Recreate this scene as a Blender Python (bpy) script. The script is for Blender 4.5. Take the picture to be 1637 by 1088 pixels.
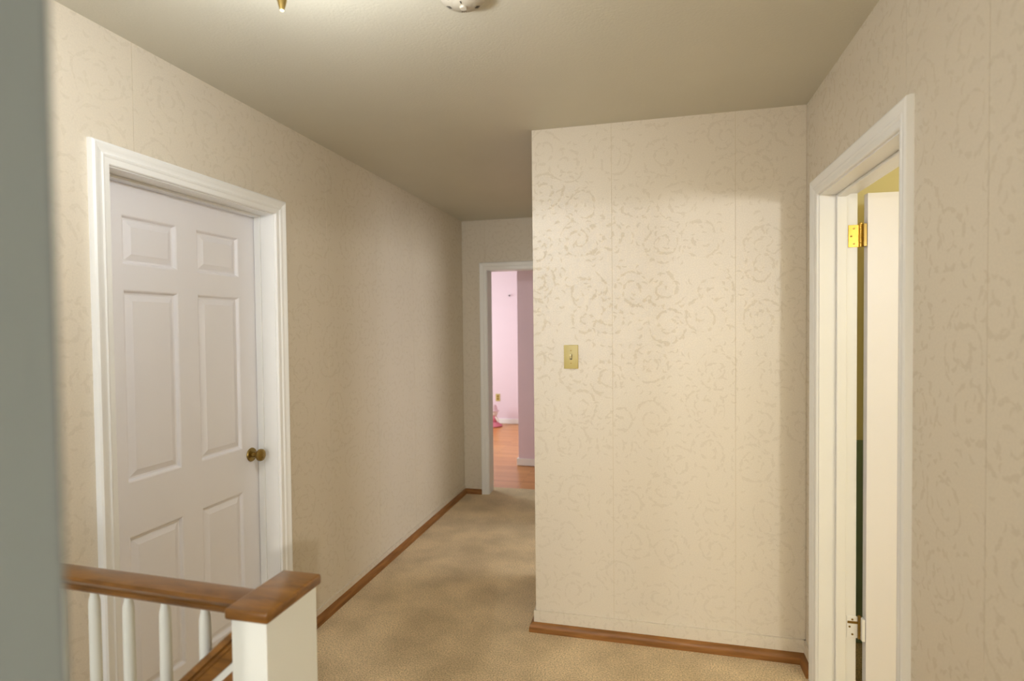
import bpy, bmesh, math, random
from mathutils import Vector, Matrix
random.seed(4)
C = bpy.context.scene.collection
for o in list(bpy.data.objects): bpy.data.objects.remove(o)

# ---------------------------------------------------------------- camera
cd = bpy.data.cameras.new('camera'); cam = bpy.data.objects.new('camera', cd); C.objects.link(cam)
Rv = Vector((0.97068734, 0.24012566, -0.0102839)); Uv = Vector((0.00421259, 0.0257835, 0.99965867))
Fv = Vector((-0.24030885, 0.97039934, -0.02401617))
M = Matrix((( Rv.x, Uv.x, -Fv.x, 0), (Rv.y, Uv.y, -Fv.y, 0), (Rv.z, Uv.z, -Fv.z, 1.4939), (0, 0, 0, 1)))
cam.matrix_world = M
cd.sensor_width = 36; cd.lens = 910.745 / 1637 * 36
cd.clip_start = 0.02; cd.clip_end = 60
cd.dof.use_dof = True; cd.dof.focus_distance = 2.3; cd.dof.aperture_fstop = 2.2
bpy.context.scene.camera = cam

# ---------------------------------------------------------------- world, lights, exposure
sc = bpy.context.scene
w = bpy.data.worlds.new('world'); sc.world = w; w.use_nodes = True
bg = w.node_tree.nodes['Background']; bg.inputs[0].default_value = (0.80, 0.88, 1.0, 1); bg.inputs[1].default_value = 0.6
sc.view_settings.view_transform = 'Standard'; sc.view_settings.look = 'None'
sc.view_settings.exposure = 0.05; sc.view_settings.gamma = 1.0; sc.view_settings.use_curve_mapping = False

def area(name, loc, target, sx, sy, power, col):
    l = bpy.data.lights.new(name, 'AREA'); l.shape = 'RECTANGLE'; l.size = sx; l.size_y = sy
    l.energy = power; l.color = col
    o = bpy.data.objects.new(name, l); C.objects.link(o); o.location = loc
    o.rotation_euler = (Vector(target) - Vector(loc)).to_track_quat('-Z', 'Y').to_euler()
    return o
def point(name, loc, rad, power, col):
    l = bpy.data.lights.new(name, 'POINT'); l.shadow_soft_size = rad; l.energy = power; l.color = col
    o = bpy.data.objects.new(name, l); C.objects.link(o); o.location = loc
    return o
# bulbs burning in the room behind the photographer, seen through its doorway
point('bulb_rear_room', (0.456, -3.3, 2.06), 0.035, 150, (0.97, 0.98, 1.0))
point('bulb_rear_room_side', (1.28, -2.0, 2.07), 0.035, 165, (1.0, 0.95, 0.88))
# bulbs of the hall ceiling light (hang just below its bowl rim)
point('bulb_hall', (-0.796, 1.123, 2.16), 0.05, 16.5, (0.93, 0.98, 1.0))
# added soft fill lights in the rear room and over the stairs, behind the camera
area('fill_light_rear_room', (0.5, -4.5, 1.4), (0.3, 3, 1.3), 1.7, 1.3, 4, (1.0, 0.96, 0.9))
area('fill_light_stairwell', (-1.03, -1.9, 1.5), (-1.0, 2.0, 1.2), 1.15, 1.5, 33, (0.92, 0.96, 1.0))
# window of the pink room, to the left out of view
area('window_light_pink_room', (-4.1, 6.8, 1.5), (-1.5, 7.2, 0.9), 1.6, 1.5, 66, (0.84, 1.0, 1.0))
# fill light added in the unseen side room, brightening the hall through its doorway
area('fill_light_side_room', (1.85, 3.85, 1.4), (-1.6, 3.6, 1.1), 1.3, 1.3, 36, (0.96, 0.96, 1.0))
# room at the right: area fill added for the left wall, then its bulb
area('fill_light_right_room', (2.86, 0.85, 1.45), (-1.0, 2.6, 1.1), 1.3, 1.2, 16, (1.0, 0.98, 0.94))
point('bulb_right_room', (1.5, 0.78, 1.84), 0.05, 27, (0.93, 0.96, 1.0))

# ---------------------------------------------------------------- materials
def mat(name):
    m = bpy.data.materials.new(name); m.use_nodes = True
    n = m.node_tree.nodes; l = m.node_tree.links
    return m, n, l, n['Principled BSDF']
def srgb(r, g, b):
    f = lambda c: (c/255/12.92) if c/255 <= .04045 else ((c/255+.055)/1.055)**2.4
    return (f(r), f(g), f(b), 1)
def paint(name, col, rough=.45, bump=.0, scale=300, vary=.03, spec=.5):
    m, n, l, b = mat(name)
    t = n.new('ShaderNodeTexCoord'); nz = n.new('ShaderNodeTexNoise'); nz.inputs['Scale'].default_value = 3.0
    nz.inputs['Detail'].default_value = 4
    l.new(t.outputs['Object'], nz.inputs['Vector'])
    cr = n.new('ShaderNodeMixRGB'); cr.blend_type = 'MULTIPLY'; cr.inputs[1].default_value = col
    mp = n.new('ShaderNodeMapRange'); mp.inputs[1].default_value = .3; mp.inputs[2].default_value = .7
    mp.inputs[3].default_value = 1 - vary; mp.inputs[4].default_value = 1
    l.new(nz.outputs[0], mp.inputs[0]); cr.inputs[0].default_value = 1
    l.new(mp.outputs[0], cr.inputs[2]); l.new(cr.outputs[0], b.inputs['Base Color'])
    b.inputs['Roughness'].default_value = rough; b.inputs['Specular IOR Level'].default_value = spec
    if bump:
        n2 = n.new('ShaderNodeTexNoise'); n2.inputs['Scale'].default_value = scale; n2.inputs['Detail'].default_value = 3
        l.new(t.outputs['Object'], n2.inputs['Vector'])
        bp = n.new('ShaderNodeBump'); bp.inputs['Strength'].default_value = bump; bp.inputs['Distance'].default_value = .002
        l.new(n2.outputs[0], bp.inputs['Height']); l.new(bp.outputs[0], b.inputs['Normal'])
    return m

def wallpaper(name, base, motif_mul=.96, rough=.41, motif_rough=.7, spec=.8):
    """cream satin paper with matt scrolls, each a curled spiral with leaves; UV in metres"""
    m, n, l, b = mat(name)
    def math_(op, a, c=None, d=None):
        x = n.new('ShaderNodeMath'); x.operation = op
        for i, v in enumerate((a, c, d)):
            if v is None: continue
            if isinstance(v, (int, float)): x.inputs[i].default_value = v
            else: l.new(v, x.inputs[i])
        return x.outputs[0]
    uv = n.new('ShaderNodeUVMap').outputs[0]
    nz = n.new('ShaderNodeTexNoise'); nz.noise_dimensions = '2D'; nz.inputs['Scale'].default_value = 9; nz.inputs['Detail'].default_value = 1
    l.new(uv, nz.inputs['Vector'])
    sub = n.new('ShaderNodeVectorMath'); sub.operation = 'SUBTRACT'; l.new(nz.outputs[1], sub.inputs[0]); sub.inputs[1].default_value = (.5, .5, .5)
    sca = n.new('ShaderNodeVectorMath'); sca.operation = 'SCALE'; l.new(sub.outputs[0], sca.inputs[0]); sca.inputs['Scale'].default_value = .035
    ad = n.new('ShaderNodeVectorMath'); ad.operation = 'ADD'; l.new(uv, ad.inputs[0]); l.new(sca.outputs[0], ad.inputs[1])
    P = ad.outputs[0]
    def cells(scale, rnd):
        v = n.new('ShaderNodeTexVoronoi'); v.voronoi_dimensions = '2D'; v.inputs['Scale'].default_value = scale
        v.inputs['Randomness'].default_value = rnd; l.new(P, v.inputs['Vector'])
        d = n.new('ShaderNodeVectorMath'); d.operation = 'SUBTRACT'; l.new(P, d.inputs[0]); l.new(v.outputs['Position'], d.inputs[1])
        s = n.new('ShaderNodeSeparateXYZ'); l.new(d.outputs[0], s.inputs[0])
        c = n.new('ShaderNodeSeparateColor'); l.new(v.outputs['Color'], c.inputs[0])
        return s.outputs[0], s.outputs[1], c.outputs[0], c.outputs[1], c.outputs[2]
    x, y, c0, c1, c2 = cells(4.9, .6)
    r = math_('SQRT', math_('ADD', math_('MULTIPLY', x, x), math_('MULTIPLY', y, y)))
    th = math_('DIVIDE', math_('ARCTAN2', y, x), 6.28318)
    sg = math_('SUBTRACT', math_('MULTIPLY', math_('GREATER_THAN', c1, .5), 2), 1)
    pitch = .046
    t = math_('FRACT', math_('ADD', math_('ADD', math_('MULTIPLY', th, sg), math_('DIVIDE', r, pitch)), math_('MULTIPLY', c0, 3)))
    ld = math_('MULTIPLY', math_('ABSOLUTE', math_('SUBTRACT', t, .5)), pitch)
    n3 = n.new('ShaderNodeTexNoise'); n3.noise_dimensions = '2D'; n3.inputs['Scale'].default_value = 42; n3.inputs['Detail'].default_value = 1.5
    l.new(uv, n3.inputs['Vector'])
    wd = math_('MAXIMUM', math_('MULTIPLY', math_('SUBTRACT', n3.outputs[0], .41), .032), 0.0002)
    sp = math_('MULTIPLY', math_('LESS_THAN', ld, wd), math_('MULTIPLY', math_('LESS_THAN', r, .100), math_('GREATER_THAN', r, .012)))
    # leaves
    x2, y2, e0, e1, e2 = cells(27, 1.0)
    ang = math_('MULTIPLY', e0, 6.28318)
    ca = math_('COSINE', ang); sa = math_('SINE', ang)
    lx = math_('ADD', math_('MULTIPLY', x2, ca), math_('MULTIPLY', y2, sa))
    ly = math_('SUBTRACT', math_('MULTIPLY', y2, ca), math_('MULTIPLY', x2, sa))
    ly2 = math_('ADD', ly, math_('MULTIPLY', math_('MULTIPLY', lx, lx), 35))
    el = math_('ADD', math_('POWER', math_('DIVIDE', math_('ABSOLUTE', lx), .013), 2), math_('POWER', math_('DIVIDE', math_('ABSOLUTE', ly2), .0042), 2))
    ring = math_('GREATER_THAN', r, .022)
    lf = math_('MULTIPLY', math_('MULTIPLY', math_('LESS_THAN', el, 1), math_('GREATER_THAN', e1, .52)), ring)
    mk = math_('MAXIMUM', sp, lf)
    # woven ground
    n4 = n.new('ShaderNodeTexNoise'); n4.noise_dimensions = '2D'; n4.inputs['Scale'].default_value = 190; n4.inputs['Detail'].default_value = 3
    l.new(uv, n4.inputs['Vector'])
    g = math_('MULTIPLY_ADD', math_('SUBTRACT', n4.outputs[0], .5), .16, 1)
    mul = math_('MULTIPLY', g, math_('SUBTRACT', 1, math_('MULTIPLY', mk, 1 - motif_mul)))
    vm = n.new('ShaderNodeVectorMath'); vm.operation = 'SCALE'; vm.inputs[0].default_value = base[:3]; l.new(mul, vm.inputs['Scale'])
    l.new(vm.outputs[0], b.inputs['Base Color'])
    l.new(math_('MULTIPLY_ADD', mk, motif_rough - rough, rough), b.inputs['Roughness'])
    l.new(math_('MULTIPLY_ADD', mk, -spec * .9, spec), b.inputs['Specular IOR Level'])
    bp = n.new('ShaderNodeBump'); bp.inputs['Strength'].default_value = .25; bp.inputs['Distance'].default_value = .001
    l.new(n4.outputs[0], bp.inputs['Height']); l.new(bp.outputs[0], b.inputs['Normal'])
    return m

def wood(name, c1, c2, rough=.3, scale=(2, 40, 40), coat=.0):
    m, n, l, b = mat(name)
    t = n.new('ShaderNodeTexCoord'); mp = n.new('ShaderNodeMapping'); mp.inputs['Scale'].default_value = scale
    l.new(t.outputs['Object'], mp.inputs[0])
    nz = n.new('ShaderNodeTexNoise'); nz.inputs['Scale'].default_value = 1.0; nz.inputs['Detail'].default_value = 5; nz.inputs['Distortion'].default_value = .6
    l.new(mp.outputs[0], nz.inputs['Vector'])
    cr = n.new('ShaderNodeValToRGB'); cr.color_ramp.elements[0].position = .35; cr.color_ramp.elements[1].position = .68
    cr.color_ramp.elements[0].color = c1; cr.color_ramp.elements[1].color = c2
    l.new(nz.outputs[0], cr.inputs[0]); l.new(cr.outputs[0], b.inputs['Base Color'])
    b.inputs['Roughness'].default_value = rough
    b.inputs['Specular IOR Level'].default_value = .35; b.inputs['Coat Weight'].default_value = coat * .6; b.inputs['Coat Roughness'].default_value = .12
    return m

def metal(name, col, rough=.25):
    m, n, l, b = mat(name)
    t = n.new('ShaderNodeTexCoord'); nz = n.new('ShaderNodeTexNoise'); nz.inputs['Scale'].default_value = 60
    l.new(t.outputs['Object'], nz.inputs['Vector'])
    mp = n.new('ShaderNodeMapRange'); mp.inputs[3].default_value = rough * .7; mp.inputs[4].default_value = rough * 1.4
    l.new(nz.outputs[0], mp.inputs[0]); l.new(mp.outputs[0], b.inputs['Roughness'])
    b.inputs['Base Color'].default_value = col; b.inputs['Metallic'].default_value = 1
    return m

PAPER = wallpaper('wallpaper_cream', srgb(224, 213, 195))
PAPER_BASE = paint('wall_seam_ground', srgb(206, 190, 158), .8)
CEIL = paint('ceiling_paint', srgb(208, 203, 187), .5, .35, 120, .03, .5)
WHITE = paint('white_trim_paint', srgb(247, 246, 244), .38, .04, 60, .02)
WHITE_DOOR = paint('white_door_paint', srgb(247, 244, 248), .4, .05, 80, .02)
COOL_SHADE = paint('near_wall_cool_shade', srgb(124, 133, 136), .7, .2, 200, .03)  # cool shade on the cream near wall, put into its base colour
PINK = paint('pink_wall_paint', srgb(236, 214, 224), .7, .1, 150, .02)
YELLOW = paint('yellow_wall_paint', srgb(248, 236, 176), .6, .1, 150, .02)
TEAL = paint('green_lower_wall', srgb(150, 172, 146), .5, 0, 100, .1)  # green tone of the lower wall in the right room
BRASS = metal('polished_brass', srgb(212, 174, 84), .34)
OLD_BRASS = metal('antique_brass', srgb(150, 126, 72), .3)
DARK = paint('dark_slot', srgb(40, 36, 30), .6)
RAILW = wood('rail_wood', srgb(104, 66, 22), srgb(140, 94, 38), .3, (8, 30, 60), .6)
TRIMW = wood('trim_wood', srgb(126, 82, 36), srgb(162, 110, 56), .45, (5, 5, 60), .1)
IVORY = paint('ivory_plastic', srgb(200, 182, 112), .35, 0, 100, .02)
IVORY_L = paint('light_ivory_plastic', srgb(235, 222, 170), .3, 0, 100, .02)
WPLASTIC = paint('white_plastic', srgb(196, 188, 172), .4, 0, 100, .02)
BAL = paint('baluster_white_paint', srgb(238, 240, 234), .4, .05, 80, .03)

def carpet_mat():
    m, n, l, b = mat('beige_carpet')
    t = n.new('ShaderNodeTexCoord')
    def nz(s, d): 
        x = n.new('ShaderNodeTexNoise'); x.inputs['Scale'].default_value = s; x.inputs['Detail'].default_value = d
        l.new(t.outputs['Object'], x.inputs['Vector']); return x.outputs[0]
    big = nz(4, 9); fine = nz(150, 6)
    r1 = n.new('ShaderNodeValToRGB'); e = r1.color_ramp.elements
    e[0].position = .36; e[1].position = .62; e[0].color = srgb(204, 180, 142); e[1].color = srgb(230, 205, 164)
    l.new(big, r1.inputs[0])
    mp = n.new('ShaderNodeMapRange'); mp.inputs[1].default_value = .3; mp.inputs[2].default_value = .7; mp.inputs[3].default_value = .60; mp.inputs[4].default_value = 1.34
    l.new(fine, mp.inputs[0])
    mx = n.new('ShaderNodeVectorMath'); mx.operation = 'SCALE'; l.new(r1.outputs[0], mx.inputs[0]); l.new(mp.outputs[0], mx.inputs['Scale'])
    l.new(mx.outputs[0], b.inputs['Base Color']); b.inputs['Roughness'].default_value = .95
    b.inputs['Specular IOR Level'].default_value = .1
    b.inputs['Sheen Weight'].default_value = .2
    bp = n.new('ShaderNodeBump'); bp.inputs['Strength'].default_value = .7; bp.inputs['Distance'].default_value = .006
    l.new(fine, bp.inputs['Height']); l.new(bp.outputs[0], b.inputs['Normal'])
    return m
CARPET = carpet_mat()

def floorboards():
    m, n, l, b = mat('oak_strip_floor')
    t = n.new('ShaderNodeTexCoord'); br = n.new('ShaderNodeTexBrick')
    br.inputs['Scale'].default_value = 1; br.inputs['Brick Width'].default_value = .9; br.inputs['Row Height'].default_value = .057
    br.inputs['Mortar Size'].default_value = .0016; br.inputs['Color1'].default_value = srgb(222, 158, 92); br.inputs['Color2'].default_value = srgb(202, 132, 68)
    br.inputs['Mortar'].default_value = srgb(120, 70, 30); br.offset = .37
    l.new(t.outputs['Object'], br.inputs['Vector'])
    mp = n.new('ShaderNodeMapping'); mp.inputs['Scale'].default_value = (3, 60, 1); l.new(t.outputs['Object'], mp.inputs[0])
    nz = n.new('ShaderNodeTexNoise'); nz.inputs['Detail'].default_value = 4; nz.inputs['Scale'].default_value = 1; l.new(mp.outputs[0], nz.inputs['Vector'])
    r = n.new('ShaderNodeMapRange'); r.inputs[3].default_value = .8; r.inputs[4].default_value = 1.15; l.new(nz.outputs[0], r.inputs[0])
    v = n.new('ShaderNodeVectorMath'); v.operation = 'SCALE'; l.new(br.outputs[0], v.inputs[0]); l.new(r.outputs[0], v.inputs['Scale'])
    l.new(v.outputs[0], b.inputs['Base Color']); b.inputs['Roughness'].default_value = .28
    return m
BOARDS = floorboards()

# ---------------------------------------------------------------- mesh helpers
def new_bm():
    return bmesh.new()
def box(bm, x0, x1, y0, y1, z0, z1, bev=0, seg=2):
    b2 = bmesh.new(); bmesh.ops.create_cube(b2, size=1)
    for v in b2.verts:
        v.co = Vector((x0 + (v.co.x+.5)*(x1-x0), y0 + (v.co.y+.5)*(y1-y0), z0 + (v.co.z+.5)*(z1-z0)))
    if bev: bmesh.ops.bevel(b2, geom=b2.edges[:], offset=bev, segments=seg, affect='EDGES', profile=.5)
    merge(bm, b2)
def merge(bm, b2, mx=None):
    if mx is not None: bmesh.ops.transform(b2, matrix=mx, verts=b2.verts[:])
    me = bpy.data.meshes.new('tmp'); b2.to_mesh(me); b2.free(); bm.from_mesh(me); bpy.data.meshes.remove(me)
def lathe(bm, prof, n=32, mx=None):
    """prof: list of (r, z) bottom to top; closed at the ends"""
    b2 = bmesh.new(); rings = []
    for r, z in prof:
        if r <= 1e-6: rings.append([b2.verts.new((0, 0, z))])
        else: rings.append([b2.verts.new((r*math.cos(2*math.pi*k/n), r*math.sin(2*math.pi*k/n), z)) for k in range(n)])
    for a, c in zip(rings, rings[1:]):
        for k in range(n):
            k2 = (k+1) % n
            if len(a) == 1 and len(c) == 1: continue
            if len(a) == 1: b2.faces.new((a[0], c[k2], c[k]))
            elif len(c) == 1: b2.faces.new((a[k], a[k2], c[0]))
            else: b2.faces.new((a[k], a[k2], c[k2], c[k]))
    for ring, rev in ((rings[0], True), (rings[-1], False)):
        if len(ring) > 2: b2.faces.new(ring[::-1] if rev else ring)
    merge(bm, b2, mx)
def extrude(bm, poly, f0, f1):
    """poly: 2D points; f0/f1 map (a, b) to 3D at either end (gives mitres)"""
    b2 = bmesh.new()
    A = [b2.verts.new(f0(a, b)) for a, b in poly]; B = [b2.verts.new(f1(a, b)) for a, b in poly]
    n = len(poly)
    for i in range(n):
        j = (i+1) % n; b2.faces.new((A[i], A[j], B[j], B[i]))
    b2.faces.new(A[::-1]); b2.faces.new(B)
    bmesh.ops.recalc_face_normals(b2, faces=b2.faces[:])
    merge(bm, b2)
def obj(name, bm, m, parent=None, smooth=False, uv=False):
    bmesh.ops.recalc_face_normals(bm, faces=bm.faces[:])
    if uv:
        ul = bm.loops.layers.uv.new('UVMap')
        for f in bm.faces:
            nx, ny, nz = (abs(c) for c in f.normal)
            for lp in f.loops:
                c = lp.vert.co
                if nx >= ny and nx >= nz: lp[ul].uv = (c.y + 3.3, c.z)
                elif ny >= nz: lp[ul].uv = (c.x, c.z)
                else: lp[ul].uv = (c.x, c.y)
    me = bpy.data.meshes.new(name); bm.to_mesh(me); bm.free()
    me.materials.append(m)
    if smooth:
        for p in me.polygons: p.use_smooth = True
        try: me.set_sharp_from_angle(angle=math.radians(35))
        except Exception: pass
    o = bpy.data.objects.new(name, me); C.objects.link(o)
    if parent: o.parent = parent; o.matrix_parent_inverse = parent.matrix_world.inverted()
    return o
def empty(name, loc):
    o = bpy.data.objects.new(name, None); C.objects.link(o); o.location = loc
    o.matrix_world = Matrix.Translation(loc); o.empty_display_size = .05
    return o
def tag(o, label=None, cat=None, kind=None, group=None):
    if label: o['label'] = label
    if cat: o['category'] = cat
    if kind: o['kind'] = kind
    if group: o['group'] = group
    return o
def struct(o, label, cat): return tag(o, label, cat, 'structure')

# ---------------------------------------------------------------- measured layout (metres)
H = 2.44; XL = -1.659; XR = 0.649; YB = 2.72; XB = -0.5655; YF = 4.862; YW = 5.0
XR2 = 0.781
LD = (1.448, 2.247, 2.010)      # left door jamb opening y0, y1, top
RD = (1.741, 2.521, 2.006)      # right door jamb opening
FD = (-1.425, -0.640, 1.995)    # far doorway x0, x1, top

# floor, stairwell, ceiling
bm = new_bm()
box(bm, -0.86, XR2, -.7, YB, -.2, 0); box(bm, -0.86, 2.3, -4.7, -.7, -.2, 0); box(bm, XL-.12, -0.86, 1.10, YB, -.2, 0)
box(bm, XL-.12, XB, YB, YF, -.2, 0); box(bm, FD[0]-.02, FD[1]+.02, YF, 5.09, -.2, 0)
box(bm, XL-.12, -0.86, -4.6, -1.2, -.2, 0)
struct(obj('floor', bm, CARPET), 'beige cut pile carpet with worn darker patches', 'floor')
bm = new_bm(); box(bm, -4.6, 1.2, 5.09, 8.62, -.2, -.004)
struct(obj('floor_far_room', bm, BOARDS), 'orange oak strip floor of the pink room beyond the doorway', 'floor')
bm = new_bm(); box(bm, XR2, 3.0, -.6, 4.2, -.2, -.002)
struct(obj('floor_right_room', bm, CARPET), 'floor of the yellow room at the right', 'floor')
bm = new_bm(); box(bm, -4.6, 3.0, -4.6, 8.7, H, H+.12)
struct(obj('ceiling', bm, CEIL), 'plain cream painted ceiling', 'ceiling')

def sheet_piece(parent, axis, plane, out, a0, a1, z0, z1):
    """one paper sheet, 1 mm thick, standing proud of a wall"""
    bm = new_bm(); g = .0007; t = .0012
    lo, hi = (plane, plane + out*t) if out > 0 else (plane + out*t, plane)
    if axis == 'x': box(bm, lo, hi, a0+g, a1-g, z0, z1)
    else: box(bm, a0+g, a1-g, lo, hi, z0, z1)
    return obj('wallpaper_sheet', bm, PAPER, parent, uv=True)

# left wall with its door opening
T = .0012
bm = new_bm(); X0, X1 = XL-.14, XL-T
box(bm, X0, X1, -4.6, LD[0]-.02, -1.6, H); box(bm, X0, X1, LD[1]+.02, YW, -.0, H)
box(bm, X0, X1, LD[0]-.02, LD[1]+.02, LD[2]+.02, H)
wl = struct(obj('wall_left', bm, PAPER_BASE), 'long papered hall wall on the left with a white panelled door', 'wall')
cuts = [-4.6, -.64, -.095, .45, 1.0, 1.54, 2.11, 2.68, 3.23, 3.78, 4.33, YF]
for a, c in zip(cuts, cuts[1:]):
    d0, d1 = LD[0]-.02, LD[1]+.02
    if c <= d0 or a >= d1: sheet_piece(wl, 'x', XL-T, 1, a, c, 0 if a > 1 else -1.6, H)
    else:
        sheet_piece(wl, 'x', XL-T, 1, a, c, LD[2]+.02, H)
        if a < d0: sheet_piece(wl, 'x', XL-T, 1, a, d0, -.2, LD[2]+.02)
        if c > d1: sheet_piece(wl, 'x', XL-T, 1, d1, c, 0, LD[2]+.02)

# block wall facing the camera
bm = new_bm(); box(bm, XB+T, XR2, YB+T, YB+.12, 0, H); box(bm, XB+T, XB+.12, YB+.12, 3.35, 0, H); box(bm, XB+T, XB+.12, 4.15, YF, 0, H); box(bm, XB+T, XB+.12, 3.35, 4.15, 2.0, H)
wb = struct(obj('wall_back', bm, PAPER_BASE), 'papered wall facing the camera with scroll pattern and light switch', 'wall')
for a, c in ((XB, -.186), (-.186, .359), (.359, XR)): sheet_piece(wb, 'y', YB+T, -1, a, c, 0, H)
for a, c, z in ((YB, 3.35, 0), (3.35, 3.75, 2.0), (3.75, 4.15, 2.0), (4.15, 4.4, 0), (4.4, YF, 0)): sheet_piece(wb, 'x', XB+T, -1, a, c, z, H)
bm = new_bm(); box(bm, 1.95, 2.05, 3.05, YW, 0, H); box(bm, XB+.12, XR2, YB+.121, YB+.13, 0, H); box(bm, XR2, 1.95, YF, YW-.121, 0, H)
struct(obj('wall_side_room', bm, CEIL), 'walls of the side room hidden behind the switch wall', 'wall')
bm = new_bm(); box(bm, XB, 1.95, YB+.12, YF, -.2, -.001)
struct(obj('floor_side_room', bm, CARPET), 'carpet of the side room hidden behind the switch wall', 'floor')

# right wall with opening
bm = new_bm()
box(bm, XR+T, XR2, -.62, RD[0]-.02, 0, H); box(bm, XR+T, XR2, RD[1]+.02, YB+T, 0, H); box(bm, XR+T, XR2, RD[0]-.02, RD[1]+.02, RD[2]+.02, H)
wr = struct(obj('wall_right', bm, PAPER_BASE), 'papered wall on the right around the open doorway', 'wall')
sheet_piece(wr, 'x', XR+T, -1, -.5, -.3, 0, H); sheet_piece(wr, 'x', XR+T, -1, -.3, .245, 0, H); sheet_piece(wr, 'x', XR+T, -1, .245, .79, 0, H)
sheet_piece(wr, 'x', XR+T, -1, .79, 1.335, 0, H); sheet_piece(wr, 'x', XR+T, -1, 1.335, RD[0]-.02, 0, H)
sheet_piece(wr, 'x', XR+T, -1, RD[0]-.02, 1.88, RD[2]+.02, H); sheet_piece(wr, 'x', XR+T, -1, 1.88, 2.425, RD[2]+.02, H)
sheet_piece(wr, 'x', XR+T, -1, 2.425, RD[1]+.02, RD[2]+.02, H); sheet_piece(wr, 'x', XR+T, -1, RD[1]+.02, YB, 0, H)

# far hall wall with doorway to the pink room
bm = new_bm()
box(bm, XL, FD[0]-.02, YF+T, YW, 0, H); box(bm, FD[1]+.02, XR2, YF+T, YW, 0, H); box(bm, FD[0]-.02, FD[1]+.02, YF+T, YW, FD[2]+.02, H)
wf = struct(obj('wall_far', bm, PAPER_BASE), 'papered end wall of the hall around the far doorway', 'wall')
sheet_piece(wf, 'y', YF+T, -1, XL, FD[0]-.02, 0, H); sheet_piece(wf, 'y', YF+T, -1, FD[0]-.02, -1.0, FD[2]+.02, H); sheet_piece(wf, 'y', YF+T, -1, -1.0, XB, FD[2]+.02, H)

# pink room
bm = new_bm(); box(bm, -4.6, 1.2, 8.5, 8.62, 0, H)
struct(obj('wall_pink_back', bm, PINK), 'pale pink wall of the room beyond the far doorway', 'wall')
bm = new_bm(); box(bm, -1.414, 1.2, 5.96, 8.5, 0, H)
struct(obj('wall_pink_closet', bm, PINK), 'mauve closet wall corner jutting in behind the far doorway', 'wall')
bm = new_bm(); box(bm, -4.72, -4.6, YW, 8.62, 0, H); box(bm, -4.6, XL-.14, YW-.12, YW, 0, H); box(bm, 1.2, 1.3, YW, 5.96, 0, H); box(bm, XR2, 1.2, YW-.12, YW, 0, H)
struct(obj('wall_pink_side', bm, PINK), 'pink side walls of the far room', 'wall')
bm = new_bm(); box(bm, -4.6, -1.414, 8.486, 8.5, 0, .075, .003)
struct(obj('baseboard_pink_back', bm, WHITE), 'white baseboard under the pale pink wall', 'baseboard')
bm = new_bm(); box(bm, -1.432, 1.2, 5.944, 5.96, 0, .075, .003); box(bm, -1.4305, -1.4145, 5.96, 8.486, 0, .075, .003)
struct(obj('baseboard_pink_closet', bm, WHITE), 'white baseboard around the closet corner', 'baseboard')

# right (yellow) room
bm = new_bm(); box(bm, XR2, 3.0, 2.95, 3.05, .95, H); box(bm, 2.9, 3.0, -.6, 2.95, 0, H); box(bm, XR2, 3.0, -.7, -.6, 0, H)
struct(obj('wall_right_room', bm, YELLOW), 'yellow wall of the room behind the open right door', 'wall')
bm = new_bm(); box(bm, XR2, 3.0, 2.94, 3.05, 0, .95)
struct(obj('wall_right_room_lower', bm, TEAL), 'dark green lower wall seen through the gap behind the open door', 'wall')
bm = new_bm(); box(bm, XR2+.001, 2.9, -.6, 2.95, H-.012, H-.0005)
struct(obj('ceiling_right_room', bm, YELLOW), 'yellow ceiling of the right room', 'ceiling')

# near wall end left of the camera, rear wall with doorway, rear room
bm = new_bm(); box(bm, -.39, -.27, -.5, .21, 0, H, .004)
struct(obj('wall_near_left', bm, COOL_SHADE), 'wall end close to the camera at the left edge, cool shade put into its colour', 'wall')
bm = new_bm(); box(bm, -.39, -.36, -.62, -.5, 0, H); box(bm, .5, XR, -.62, -.5, 0, H); box(bm, -.36, .5, -.62, -.5, 2.06, H); box(bm, XL, -.39, -2.1, -2.0, -1.6, H)
struct(obj('wall_rear', bm, CEIL), 'rear wall with doorway behind the camera', 'wall')
bm = new_bm(); box(bm, -.46, -.39, -4.6, -.5, 0, H); box(bm, -.39, 2.2, -4.7, -4.6, 0, H); box(bm, 2.2, 2.3, -4.7, -.7, 0, H); box(bm, XR2, 2.2, -.72, -.701, 0, H)
struct(obj('wall_rear_room', bm, CEIL), 'walls of the room behind the camera', 'wall')

# stairs going down in the well, and its lower walls
bm = new_bm()
for k in range(4): box(bm, -.86-.2*(k+1), -.86-.2*k, .1, 1.09, -1.6, -.19*(k+1), .008)
box(bm, XL, -.86, -2.0, .1, -1.6, -.95)
struct(obj('floor_stair_steps', bm, CARPET), 'carpeted steps going down in the stairwell behind the railing', 'floor')
bm = new_bm(); box(bm, XL, -.86, 1.09, 1.10, -1.6, -.01); box(bm, -.87, -.86, -2.0, 1.0, -1.6, -.2)
struct(obj('wall_stairwell', bm, CEIL), 'lower walls of the stairwell', 'wall')

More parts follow.
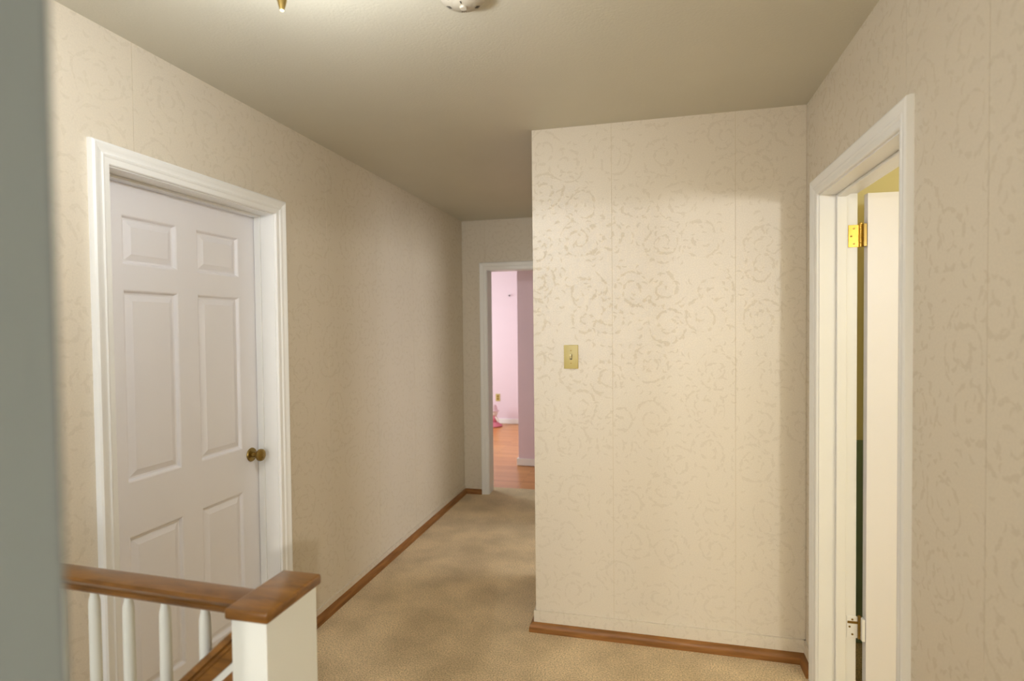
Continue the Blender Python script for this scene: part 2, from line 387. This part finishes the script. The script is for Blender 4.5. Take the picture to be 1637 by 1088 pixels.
# ---------------------------------------------------------------- papered baseboards with brown shoe moulding
def base_run(nm, axis, plane, out, a0, a1, ztop, label, m0=0, m1=0):
    """papered board; out = direction it stands proud"""
    bm = new_bm(); lo, hi = sorted((plane, plane + out*.009))
    if axis == 'x': box(bm, lo, hi, a0, a1, 0, ztop)
    else: box(bm, a0, a1, lo, hi, 0, ztop)
    struct(obj('baseboard_'+nm, bm, PAPER, uv=True), 'papered low baseboard '+label, 'baseboard')
def shoe(nm, axis, plane, out, a0, a1, m0, m1, label):
    """quarter round 20 mm deep, 42 mm high; m0/m1: mitre sign at the ends"""
    prof = [(0, 0), (.021, 0), (.021, .020), (.019, .029), (.015, .036), (.009, .041), (0, .044)]
    p = plane + out*.009
    if axis == 'x':
        f0 = lambda d, z: (p + out*d, a0 + m0*d, z); f1 = lambda d, z: (p + out*d, a1 + m1*d, z)
    else:
        f0 = lambda d, z: (a0 + m0*d, p + out*d, z); f1 = lambda d, z: (a1 + m1*d, p + out*d, z)
    bm = new_bm(); extrude(bm, prof, f0, f1)
    struct(obj(nm, bm, TRIMW, smooth=True), label, 'trim')
base_run('back', 'y', YB, -1, XB-.009, XR, .100, 'along the wall with the light switch')
base_run('block_side', 'x', XB, -1, YB, 3.35, .100, 'along the hidden side of the switch wall')
base_run('left', 'x', XL, 1, 2.315, YF, .072, 'along the left hall wall')
base_run('far', 'y', YF, -1, XL+.009, -1.490, .072, 'on the far wall beside the doorway')
base_run('right', 'x', XR, -1, 2.59, YB, .100, 'on the right wall beside the door casing')
shoe('trim_1', 'y', YB, -1, XB-.009, XR-.009, -1, -1, 'brown wood shoe moulding under the switch wall')
shoe('trim_2', 'x', XB, -1, YB-.009, 3.35, -1, 0, 'brown wood shoe moulding along the side of the switch wall')
shoe('trim_3', 'x', XL, 1, 2.315, YF-.009, 0, -1, 'brown wood shoe moulding running along the left hall wall')
shoe('trim_4', 'y', YF, -1, XL+.009, -1.490, 1, 0, 'short brown shoe moulding left of the far doorway')
shoe('trim_5', 'x', XR, -1, 2.59, YB-.009, 0, -1, 'short brown shoe moulding beside the right door casing')

# ---------------------------------------------------------------- door frames
CAS = [(0, 0), (0, .008), (.003, .011), (.020, .0125), (.023, .016), (.028, .0175), (.032, .0145), (.044, .0165), (.050, .020), (.058, .0215), (.064, .018), (.066, .010), (.066, 0)]
def casing(parent, a0, a1, zt, f):
    """f(h, z, d): map to 3D; a0, a1 inner edges"""
    for s, a in ((-1, a0), (1, a1)):
        bm = new_bm(); extrude(bm, CAS, lambda u, d: f(a+s*u, 0, d), lambda u, d: f(a+s*u, zt+u, d))
        obj('casing', bm, WHITE, parent, smooth=True)
    bm = new_bm(); extrude(bm, CAS, lambda u, d: f(a0-u, zt+u, d), lambda u, d: f(a1+u, zt+u, d))
    obj('casing', bm, WHITE, parent, smooth=True)

ROWS = ((1.722, 1.893), (.967, 1.635), (.207, .778))
def panel_door(parent, w, cols, z0=.012, z1=2.0, t=.035):
    """slab built with its face in the plane y=0 looking to -y, x from 0 to w; returns slab and its panels (local)"""
    bm = new_bm(); c = cols; xs = [0, c[0][0], c[0][1], c[1][0], c[1][1], w]
    def blk(x0, x1, a, b): box(bm, x0, x1, 0, t, a, b)
    blk(xs[0], xs[1], z0, z1); blk(xs[2], xs[3], z0, z1); blk(xs[4], xs[5], z0, z1)
    zz = [z0] + [v for r in ROWS[::-1] for v in r] + [z1]
    for (a, b) in ((xs[1], xs[2]), (xs[3], xs[4])):
        for i in range(0, len(zz), 2): blk(a, b, zz[i], zz[i+1])
    bmesh.ops.remove_doubles(bm, verts=bm.verts[:], dist=1e-5)
    slab = obj('door_slab', bm, WHITE_DOOR, parent)
    for (x0, x1) in cols:
        for (a, b) in ROWS:
            bm = new_bm()
            # rings: inset, depth
            rings = []
            for ins, d in ((0, 0), (.004, .002), (.010, .0115), (.016, .0125), (.036, .0045), (.038, .0035)):
                rings.append([bm.verts.new((p, d, q)) for p, q in ((x0+ins, a+ins), (x1-ins, a+ins), (x1-ins, b-ins), (x0+ins, b-ins))])
            for r1, r2 in zip(rings, rings[1:]):
                for k in range(4): bm.faces.new((r1[k], r1[(k+1) % 4], r2[(k+1) % 4], r2[k]))
            bm.faces.new(rings[-1])
            back = [bm.verts.new((p, t-.004, q)) for p, q in ((x0, a), (x1, a), (x1, b), (x0, b))]
            for k in range(4): bm.faces.new((rings[0][k], back[k], back[(k+1) % 4], rings[0][(k+1) % 4]))
            bm.faces.new(back)
            o = obj('panel', bm, WHITE_DOOR, slab)
    return slab

# left door ------------------------------------------------------
d1 = struct(empty('door_1', (XL, (LD[0]+LD[1])/2, 0)), 'closed white six panel door in the left wall with brass knob', 'door')
bm = new_bm()
jx0, jx1 = -1.80, XL
box(bm, jx0, jx1, LD[0]-.018, LD[0], 0, LD[2]+.018); box(bm, jx0, jx1, LD[1], LD[1]+.018, 0, LD[2]+.018); box(bm, jx0, jx1, LD[0], LD[1], LD[2], LD[2]+.018)
obj('jamb', bm, WHITE, d1)
bm = new_bm(); sx0, sx1 = -1.758, -1.726
box(bm, sx0, sx1, LD[0], LD[0]+.010, 0, LD[2], .002); box(bm, sx0, sx1, LD[1]-.007, LD[1], 0, LD[2], .002); box(bm, sx0, sx1, LD[0]+.01, LD[1]-.007, LD[2]-.010, LD[2], .002)
obj('door_stop', bm, WHITE, d1)
casing(d1, LD[0]-.005, LD[1]+.004, LD[2]+.004, lambda h, z, d: (XL+d, h, z))
cols1 = [(1.577-LD[0]-.003, 1.809-LD[0]-.003), (1.906-LD[0]-.003, 2.141-LD[0]-.003)]
pivot = empty('door_leaf', (-1.760, LD[0]+.003, 0)); pivot.parent = d1
slab = panel_door(None, LD[1]-LD[0]-.006, cols1)
# rotate +90 about z: local x -> +y, local -y (front) -> +x
bpy.data.objects.remove(pivot)
mx = Matrix.Translation((-1.760, LD[0]+.003, 0)) @ Matrix.Rotation(math.pi/2, 4, 'Z')
def bake(slab, mx, parent):
    for o in [slab] + [c for c in bpy.data.objects if c.parent is slab]:
        o.data.transform(mx)
    slab.parent = parent; slab.matrix_parent_inverse = parent.matrix_world.inverted()
bake(slab, mx, d1)
# knob: axis along +x
kx, ky, kz = -1.760, 2.196, .931
kb = new_bm(); mk = Matrix.Translation((kx, ky, kz)) @ Matrix.Rotation(math.pi/2, 4, 'Y')
lathe(kb, [(.0, 0), (.030, 0), (.031, .003), (.029, .007), (.022, .010), (.013, .012), (.0115, .018), (.0115, .030), (.014, .034), (.021, .038), (.0265, .044), (.0275, .050), (.0255, .057), (.019, .062), (.010, .0635), (.0, .064)], 32, mk)
kn = obj('door_knob', kb, OLD_BRASS, d1, smooth=True); kn['label'] = 'antique brass round door knob with rosette'

# right door -----------------------------------------------------
d2 = struct(empty('door_2', (XR, (RD[0]+RD[1])/2, 0)), 'open white panelled door on brass hinges in the right doorway', 'door')
bm = new_bm(); jx0, jx1 = XR, .785
box(bm, jx0, jx1, RD[0]-.018, RD[0], 0, RD[2]+.018); box(bm, jx0, jx1, RD[1], RD[1]+.018, 0, RD[2]+.018); box(bm, jx0, jx1, RD[0], RD[1], RD[2], RD[2]+.018)
obj('jamb', bm, WHITE, d2)
bm = new_bm(); sx0, sx1 = .709, .745
box(bm, sx0, sx1, RD[0], RD[0]+.012, 0, RD[2], .003); box(bm, sx0, sx1, RD[1]-.012, RD[1], 0, RD[2], .003); box(bm, sx0, sx1, RD[0]+.012, RD[1]-.012, RD[2]-.012, RD[2], .003)
obj('door_stop', bm, WHITE, d2)
casing(d2, RD[0]-.006, RD[1]+.004, RD[2]+.005, lambda h, z, d: (XR-d, h, z))
wd = .765
cols2 = [(.108, .108+.232), (.108+.232+.097, .108+.232*2+.097)]
slab2 = panel_door(None, wd, cols2, .012, 1.998)
mx2 = Matrix.Translation((.812, 2.491, 0)) @ Matrix.Rotation(math.radians(3), 4, 'Z')
bake(slab2, mx2, d2)
def hinge(z, painted):
    """butt hinge: leaf on the jamb, knuckles, leaf on the door edge"""
    bm = new_bm(); hy = RD[1]
    box(bm, .752, .792, hy-.0025, hy+.0005, z-.044, z+.044, .001)
    h = obj('hinge', bm, WHITE if painted else BRASS, d2)
    if painted: h['label'] = 'hinge leaf painted over white'
    bm = new_bm()
    for k in range(5):
        z0 = z - .044 + k*.0178; lathe(bm, [(.0, z0), (.0062, z0), (.0062, z0+.0168), (0, z0+.0168)], 16, Matrix.Translation((.796, hy-.006, 0)))
    lathe(bm, [(0, z+.045), (.0075, z+.045), (.0078, z+.048), (.004, z+.052), (0, z+.053)], 16, Matrix.Translation((.796, hy-.006, 0)))
    obj('knuckle', bm, BRASS if not painted else OLD_BRASS, h, smooth=True)
    bm = new_bm(); box(bm, .799, .8105, hy-.0275, hy-.003, z-.044, z+.044, .001)
    obj('door_leaf_plate', bm, WHITE if painted else OLD_BRASS, h)
    bm = new_bm()
    for (sx, sz) in ((.772, .030), (.762, .0), (.772, -.030)):
        lathe(bm, [(0, 0), (.0042, 0), (.0036, .0012), (0, .0008)], 12, Matrix.Translation((sx, hy-.0025, z+sz)) @ Matrix.Rotation(math.pi/2, 4, 'X'))
    obj('screw', bm, OLD_BRASS, h)
    if painted:
        bm = new_bm(); box(bm, .754, .797, hy-.0045, hy-.0022, z+.014, z+.024, .001)
        obj('bare_patch', bm, OLD_BRASS, h)['label'] = 'bare brass strip where the paint is gone'
hinge(1.838, False); hinge(.276, True)

# far doorway frame ----------------------------------------------
d3 = struct(empty('door_3', ((FD[0]+FD[1])/2, YF, 0)), 'white cased doorway at the end of the hall opening to the pink room', 'doorway')
bm = new_bm()
box(bm, FD[0]-.018, FD[0], YF, YW, 0, FD[2]+.018); box(bm, FD[1], FD[1]+.018, YF, YW, 0, FD[2]+.018); box(bm, FD[0], FD[1], YF, YW, FD[2], FD[2]+.018)
obj('jamb', bm, WHITE, d3)
for s, a in ((-1, FD[0]-.003),):
    bm = new_bm(); extrude(bm, CAS, lambda u, d: (a+s*u, YF-d, 0), lambda u, d: (a+s*u, YF-d, FD[2]+.003+u)); obj('casing', bm, WHITE, d3, smooth=True)
a1 = XB-.002
bm = new_bm(); extrude(bm, CAS, lambda u, d: (FD[0]-.003-u, YF-d, FD[2]+.003+u), lambda u, d: (a1, YF-d, FD[2]+.003+u)); obj('casing', bm, WHITE, d3, smooth=True)

# ---------------------------------------------------------------- stair railing
nx0, nx1, ny0, ny1, nz = -.862, -.758, .982, 1.178, .920
rl = tag(empty('stair_railing', ((nx0+nx1)/2, (ny0+ny1)/2, 0)), 'stair railing with stained wood handrail, white balusters and white box post', 'railing')
bm = new_bm(); box(bm, nx0+.010, nx1-.010, ny0+.010, ny1-.008, 0, nz-.024, .002)
obj('newel_post', bm, BAL, rl)
bm = new_bm(); box(bm, nx0, nx1, ny0, ny1, nz-.024, nz, .006, 3)
obj('newel_cap', bm, RAILW, rl, smooth=True)
# level handrail: moulded section (y offset, z offset)
SEC = [(-.016, -.042), (.016, -.042), (.019, -.037), (.016, -.032), (.018, -.026), (.026, -.019), (.031, -.011), (.028, -.003), (.016, 0), (-.016, 0), (-.028, -.003), (-.031, -.011), (-.026, -.019), (-.018, -.026), (-.016, -.032), (-.019, -.037)]
ry, rz = 1.062, .914
bm = new_bm(); extrude(bm, SEC, lambda a, b: (nx0+.004, ry+a, rz+b), lambda a, b: (XL, ry+a+.026, rz+b-.002))
obj('handrail', bm, RAILW, rl, smooth=True)
# raking rail going down to the left under the balusters
sl = .91; qz = .876
RK = [(-.034, -.070), (.034, -.070), (.034, -.020), (.028, -.004), (.018, 0), (-.018, 0), (-.028, -.004), (-.034, -.020), (-.026, -.026), (-.026, -.034), (-.034, -.040)]
qy = 1.056; x_end = XL+.002
rk = lambda dz: (lambda a, b: (nx0+.010, qy+a, qz+b+dz), lambda a, b: (x_end, qy+a, qz+b+dz-sl*(nx0+.010-x_end)))
bm = new_bm(); f = rk(0); extrude(bm, RK, f[0], f[1]); obj('raking_handrail', bm, RAILW, rl, smooth=True)
f = rk(-.070); bm = new_bm(); extrude(bm, [(-.030, -.020), (.030, -.020), (.030, 0), (-.030, 0)], f[0], f[1])
obj('fillet', bm, BAL, rl)['label'] = 'white strip under the raking handrail'
f = rk(-.090); bm = new_bm(); extrude(bm, [(-.034, -.10), (.034, -.10), (.034, 0), (-.034, 0)], f[0], f[1])
obj('stringer', bm, TRIMW, rl)['label'] = 'brown wood stringer under the white strip'
for k, bx in enumerate((-.985, -1.098, -1.207, -1.312, -1.42, -1.53)):
    zt = rz-.040; zb = qz - sl*(nx0+.010-bx) - .004; by = ry + .026*(nx0-bx)/(nx0-XL)
    if zb > zt: continue
    L = zt - zb
    bm = new_bm()
    s = .0095
    pr = [(.0085, 0), (.0095, L*.0)]
    prof = [(.0150, 0)]
    shoulder = zt - .036
    # square top block with chamfered shoulder, then a round turned shaft
    lathe(bm, [(.0135, zb), (.0125, shoulder-.0), (.0115, shoulder+.010), (.0085, shoulder+.022), (.0080, zt+.002)], 20, Matrix.Translation((bx, by, 0)))
    obj('baluster', bm, BAL, rl, smooth=True)

# ---------------------------------------------------------------- light switch on the wall
cx, cz = -.382, 1.347
sw = tag(empty('light_switch', (cx, YB, cz)), 'ivory single toggle light switch plate on the papered wall', 'light switch')
bm = new_bm(); y1 = YB-.0; box(bm, cx-.0345, cx+.0345, y1-.006, y1, cz-.057, cz+.057, .0025, 3)
obj('plate', bm, IVORY, sw, smooth=True)
bm = new_bm(); box(bm, cx-.0055, cx+.0055, y1-.0066, y1-.0055, cz-.013, cz+.013)
obj('toggle_slot', bm, DARK, sw)
bm = new_bm(); extrude(bm, [(y1-.006, cz-.009), (y1-.006, cz+.009), (y1-.020, cz+.013), (y1-.021, cz+.006)], lambda a, b: (cx-.0035, a, b), lambda a, b: (cx+.0035, a, b))
obj('toggle', bm, IVORY_L, sw)
for dz in (-.030, .030):
    bm = new_bm(); lathe(bm, [(0, 0), (.0034, 0), (.003, .0012), (0, .0014)], 14, Matrix.Translation((cx, y1-.006, cz+dz)) @ Matrix.Rotation(math.pi/2, 4, 'X'))
    obj('screw', bm, OLD_BRASS, sw)

# ---------------------------------------------------------------- smoke detector
sx, sy = -.518, 1.553
sd = tag(empty('smoke_detector', (sx, sy, H)), 'round white smoke detector with vent slots on the ceiling', 'smoke detector')
bm = new_bm(); Tm = Matrix.Translation((sx, sy, H))
lathe(bm, [(0, -.034), (.034, -.034), (.037, -.032), (.058, -.026), (.064, -.020), (.066, -.006), (.066, 0), (0, 0)], 48, Tm)
body = obj('housing', bm, WPLASTIC, sd, smooth=True)
bm = new_bm(); lathe(bm, [(0, -.0395), (.010, -.039), (.024, -.0365), (.030, -.033), (.030, -.030), (0, -.030)], 36, Tm)
obj('centre_dome', bm, WPLASTIC, sd, smooth=True)
bm = new_bm(); lathe(bm, [(0, -.0445), (.009, -.044), (.0105, -.042), (.0115, -.036), (0, -.036)], 24, Tm @ Matrix.Translation((0, .006, 0)))
obj('test_button', bm, WPLASTIC, sd, smooth=True)
for g in range(6):
    ga = math.radians(g*60 + 14)
    for k in (-1, 0, 1):
        bm = new_bm(); b2 = bmesh.new(); bmesh.ops.create_cube(b2, size=1)
        bmesh.ops.scale(b2, vec=(.0016, .011, .004), verts=b2.verts[:])
        mx = Matrix.Translation((sx, sy, H-.0285)) @ Matrix.Rotation(ga + k*.11, 4, 'Z') @ Matrix.Translation((0, .046, 0)) @ Matrix.Rotation(math.radians(16), 4, 'X')
        merge(bm, b2, mx); obj('vent_slot', bm, DARK, sd)
bm = new_bm(); box(bm, sx-.0012, sx+.0012, sy-.022, sy-.012, H-.0395, H-.0365)
obj('indicator_slot', bm, DARK, sd)

# ---------------------------------------------------------------- hall ceiling light (only its finial tip is in view)
lx, ly = -.796, 1.123
cl = tag(empty('ceiling_light', (lx, ly, H)), 'hall ceiling light whose brass finial tip hangs at the top edge', 'ceiling light')
Tm = Matrix.Translation((lx, ly, 0))
bm = new_bm(); lathe(bm, [(0, 2.405), (.055, 2.405), (.065, 2.415), (.066, 2.44), (0, 2.44)], 36, Tm); obj('canopy', bm, OLD_BRASS, cl, smooth=True)
bm = new_bm(); lathe(bm, [(0, 2.262), (.030, 2.266), (.080, 2.287), (.115, 2.325), (.128, 2.360), (.125, 2.360), (.112, 2.328), (.078, 2.291), (.030, 2.270), (0, 2.267)], 48, Tm)
m, n, l, b = mat('lamp_glass'); b.inputs['Base Color'].default_value = srgb(245, 235, 215); b.inputs['Emission Color'].default_value = (1, .97, .93, 1); b.inputs['Emission Strength'].default_value = 5.0
b.inputs['Roughness'].default_value = .4
obj('glass_bowl', bm, m, cl, smooth=True)
bm = new_bm(); lathe(bm, [(0, 2.198), (.004, 2.200), (.007, 2.208), (.0105, 2.222), (.0125, 2.238), (.010, 2.250), (.014, 2.254), (.016, 2.262), (.004, 2.268), (.004, 2.41), (0, 2.41)], 24, Tm); obj('finial', bm, OLD_BRASS, cl, smooth=True)

# ---------------------------------------------------------------- pink room details
ox, oz = -2.339, .401
ot = tag(empty('wall_outlet', (ox, 8.5, oz)), 'small ivory wall outlet low on the pink wall', 'outlet')
bm = new_bm(); box(bm, ox-.035, ox+.035, 8.494, 8.5, oz-.057, oz+.057, .002); obj('plate', bm, IVORY, ot)
for dz in (-.02, .02):
    bm = new_bm(); lathe(bm, [(0, 0), (.0165, 0), (.016, .002), (0, .002)], 20, Matrix.Translation((ox, 8.494, oz+dz)) @ Matrix.Rotation(math.pi/2, 4, 'X')); rc = obj('receptacle', bm, DARK if False else OLD_BRASS, ot)
nx_, nz_ = -2.132, 1.966
nl = new_bm(); mm = Matrix.Translation((nx_, 8.5, nz_)) @ Matrix.Rotation(math.radians(80), 4, 'X')
lathe(nl, [(0, 0), (.004, 0), (.004, .03), (.012, .031), (.012, .036), (0, .037)], 14, mm)
tag(obj('wall_nail', nl, DARK), 'dark nail left high in the pale pink wall', 'nail')

ROSE = paint('rose_fabric', srgb(214, 120, 138), .8, .3, 200, .1)
PALE = paint('pale_pink_fabric', srgb(226, 196, 202), .85, .3, 150, .06)
CREAMF = paint('cream_fabric', srgb(240, 228, 220), .85, .3, 150, .04)
dx, dy = -2.335, 8.24
toy = tag(empty('soft_toy', (dx, dy, 0)), 'pink soft toy on the wood floor, half hidden by the far door frame', 'toy')
Tm = Matrix.Translation((dx, dy, 0))
bm = new_bm(); lathe(bm, [(0, 0), (.125, 0), (.132, .012), (.120, .026), (.070, .055), (.045, .070), (0, .070)], 32, Tm); obj('skirt', bm, ROSE, toy, smooth=True)
bm = new_bm(); lathe(bm, [(0, .060), (.045, .064), (.060, .095), (.056, .130), (.038, .158), (0, .162)], 28, Tm); obj('body', bm, ROSE, toy, smooth=True)
for s in (-1, 1):
    bm = new_bm(); lathe(bm, [(0, -.05), (.016, -.044), (.020, 0), (.015, .036), (0, .045)], 16, Matrix.Translation((dx+s*.058, dy-.03, .115)) @ Matrix.Rotation(s*math.radians(-35), 4, 'Y')); obj('arm', bm, CREAMF, toy, smooth=True)
bm = new_bm(); lathe(bm, [(0, .150), (.035, .155), (.058, .180), (.062, .205), (.050, .235), (0, .252)], 28, Tm); obj('head', bm, CREAMF, toy, smooth=True)
bm = new_bm(); lathe(bm, [(0, .225), (.080, .228), (.082, .236), (.056, .243), (.052, .285), (.036, .320), (0, .332)], 28, Tm); obj('bonnet', bm, PALE, toy, smooth=True)
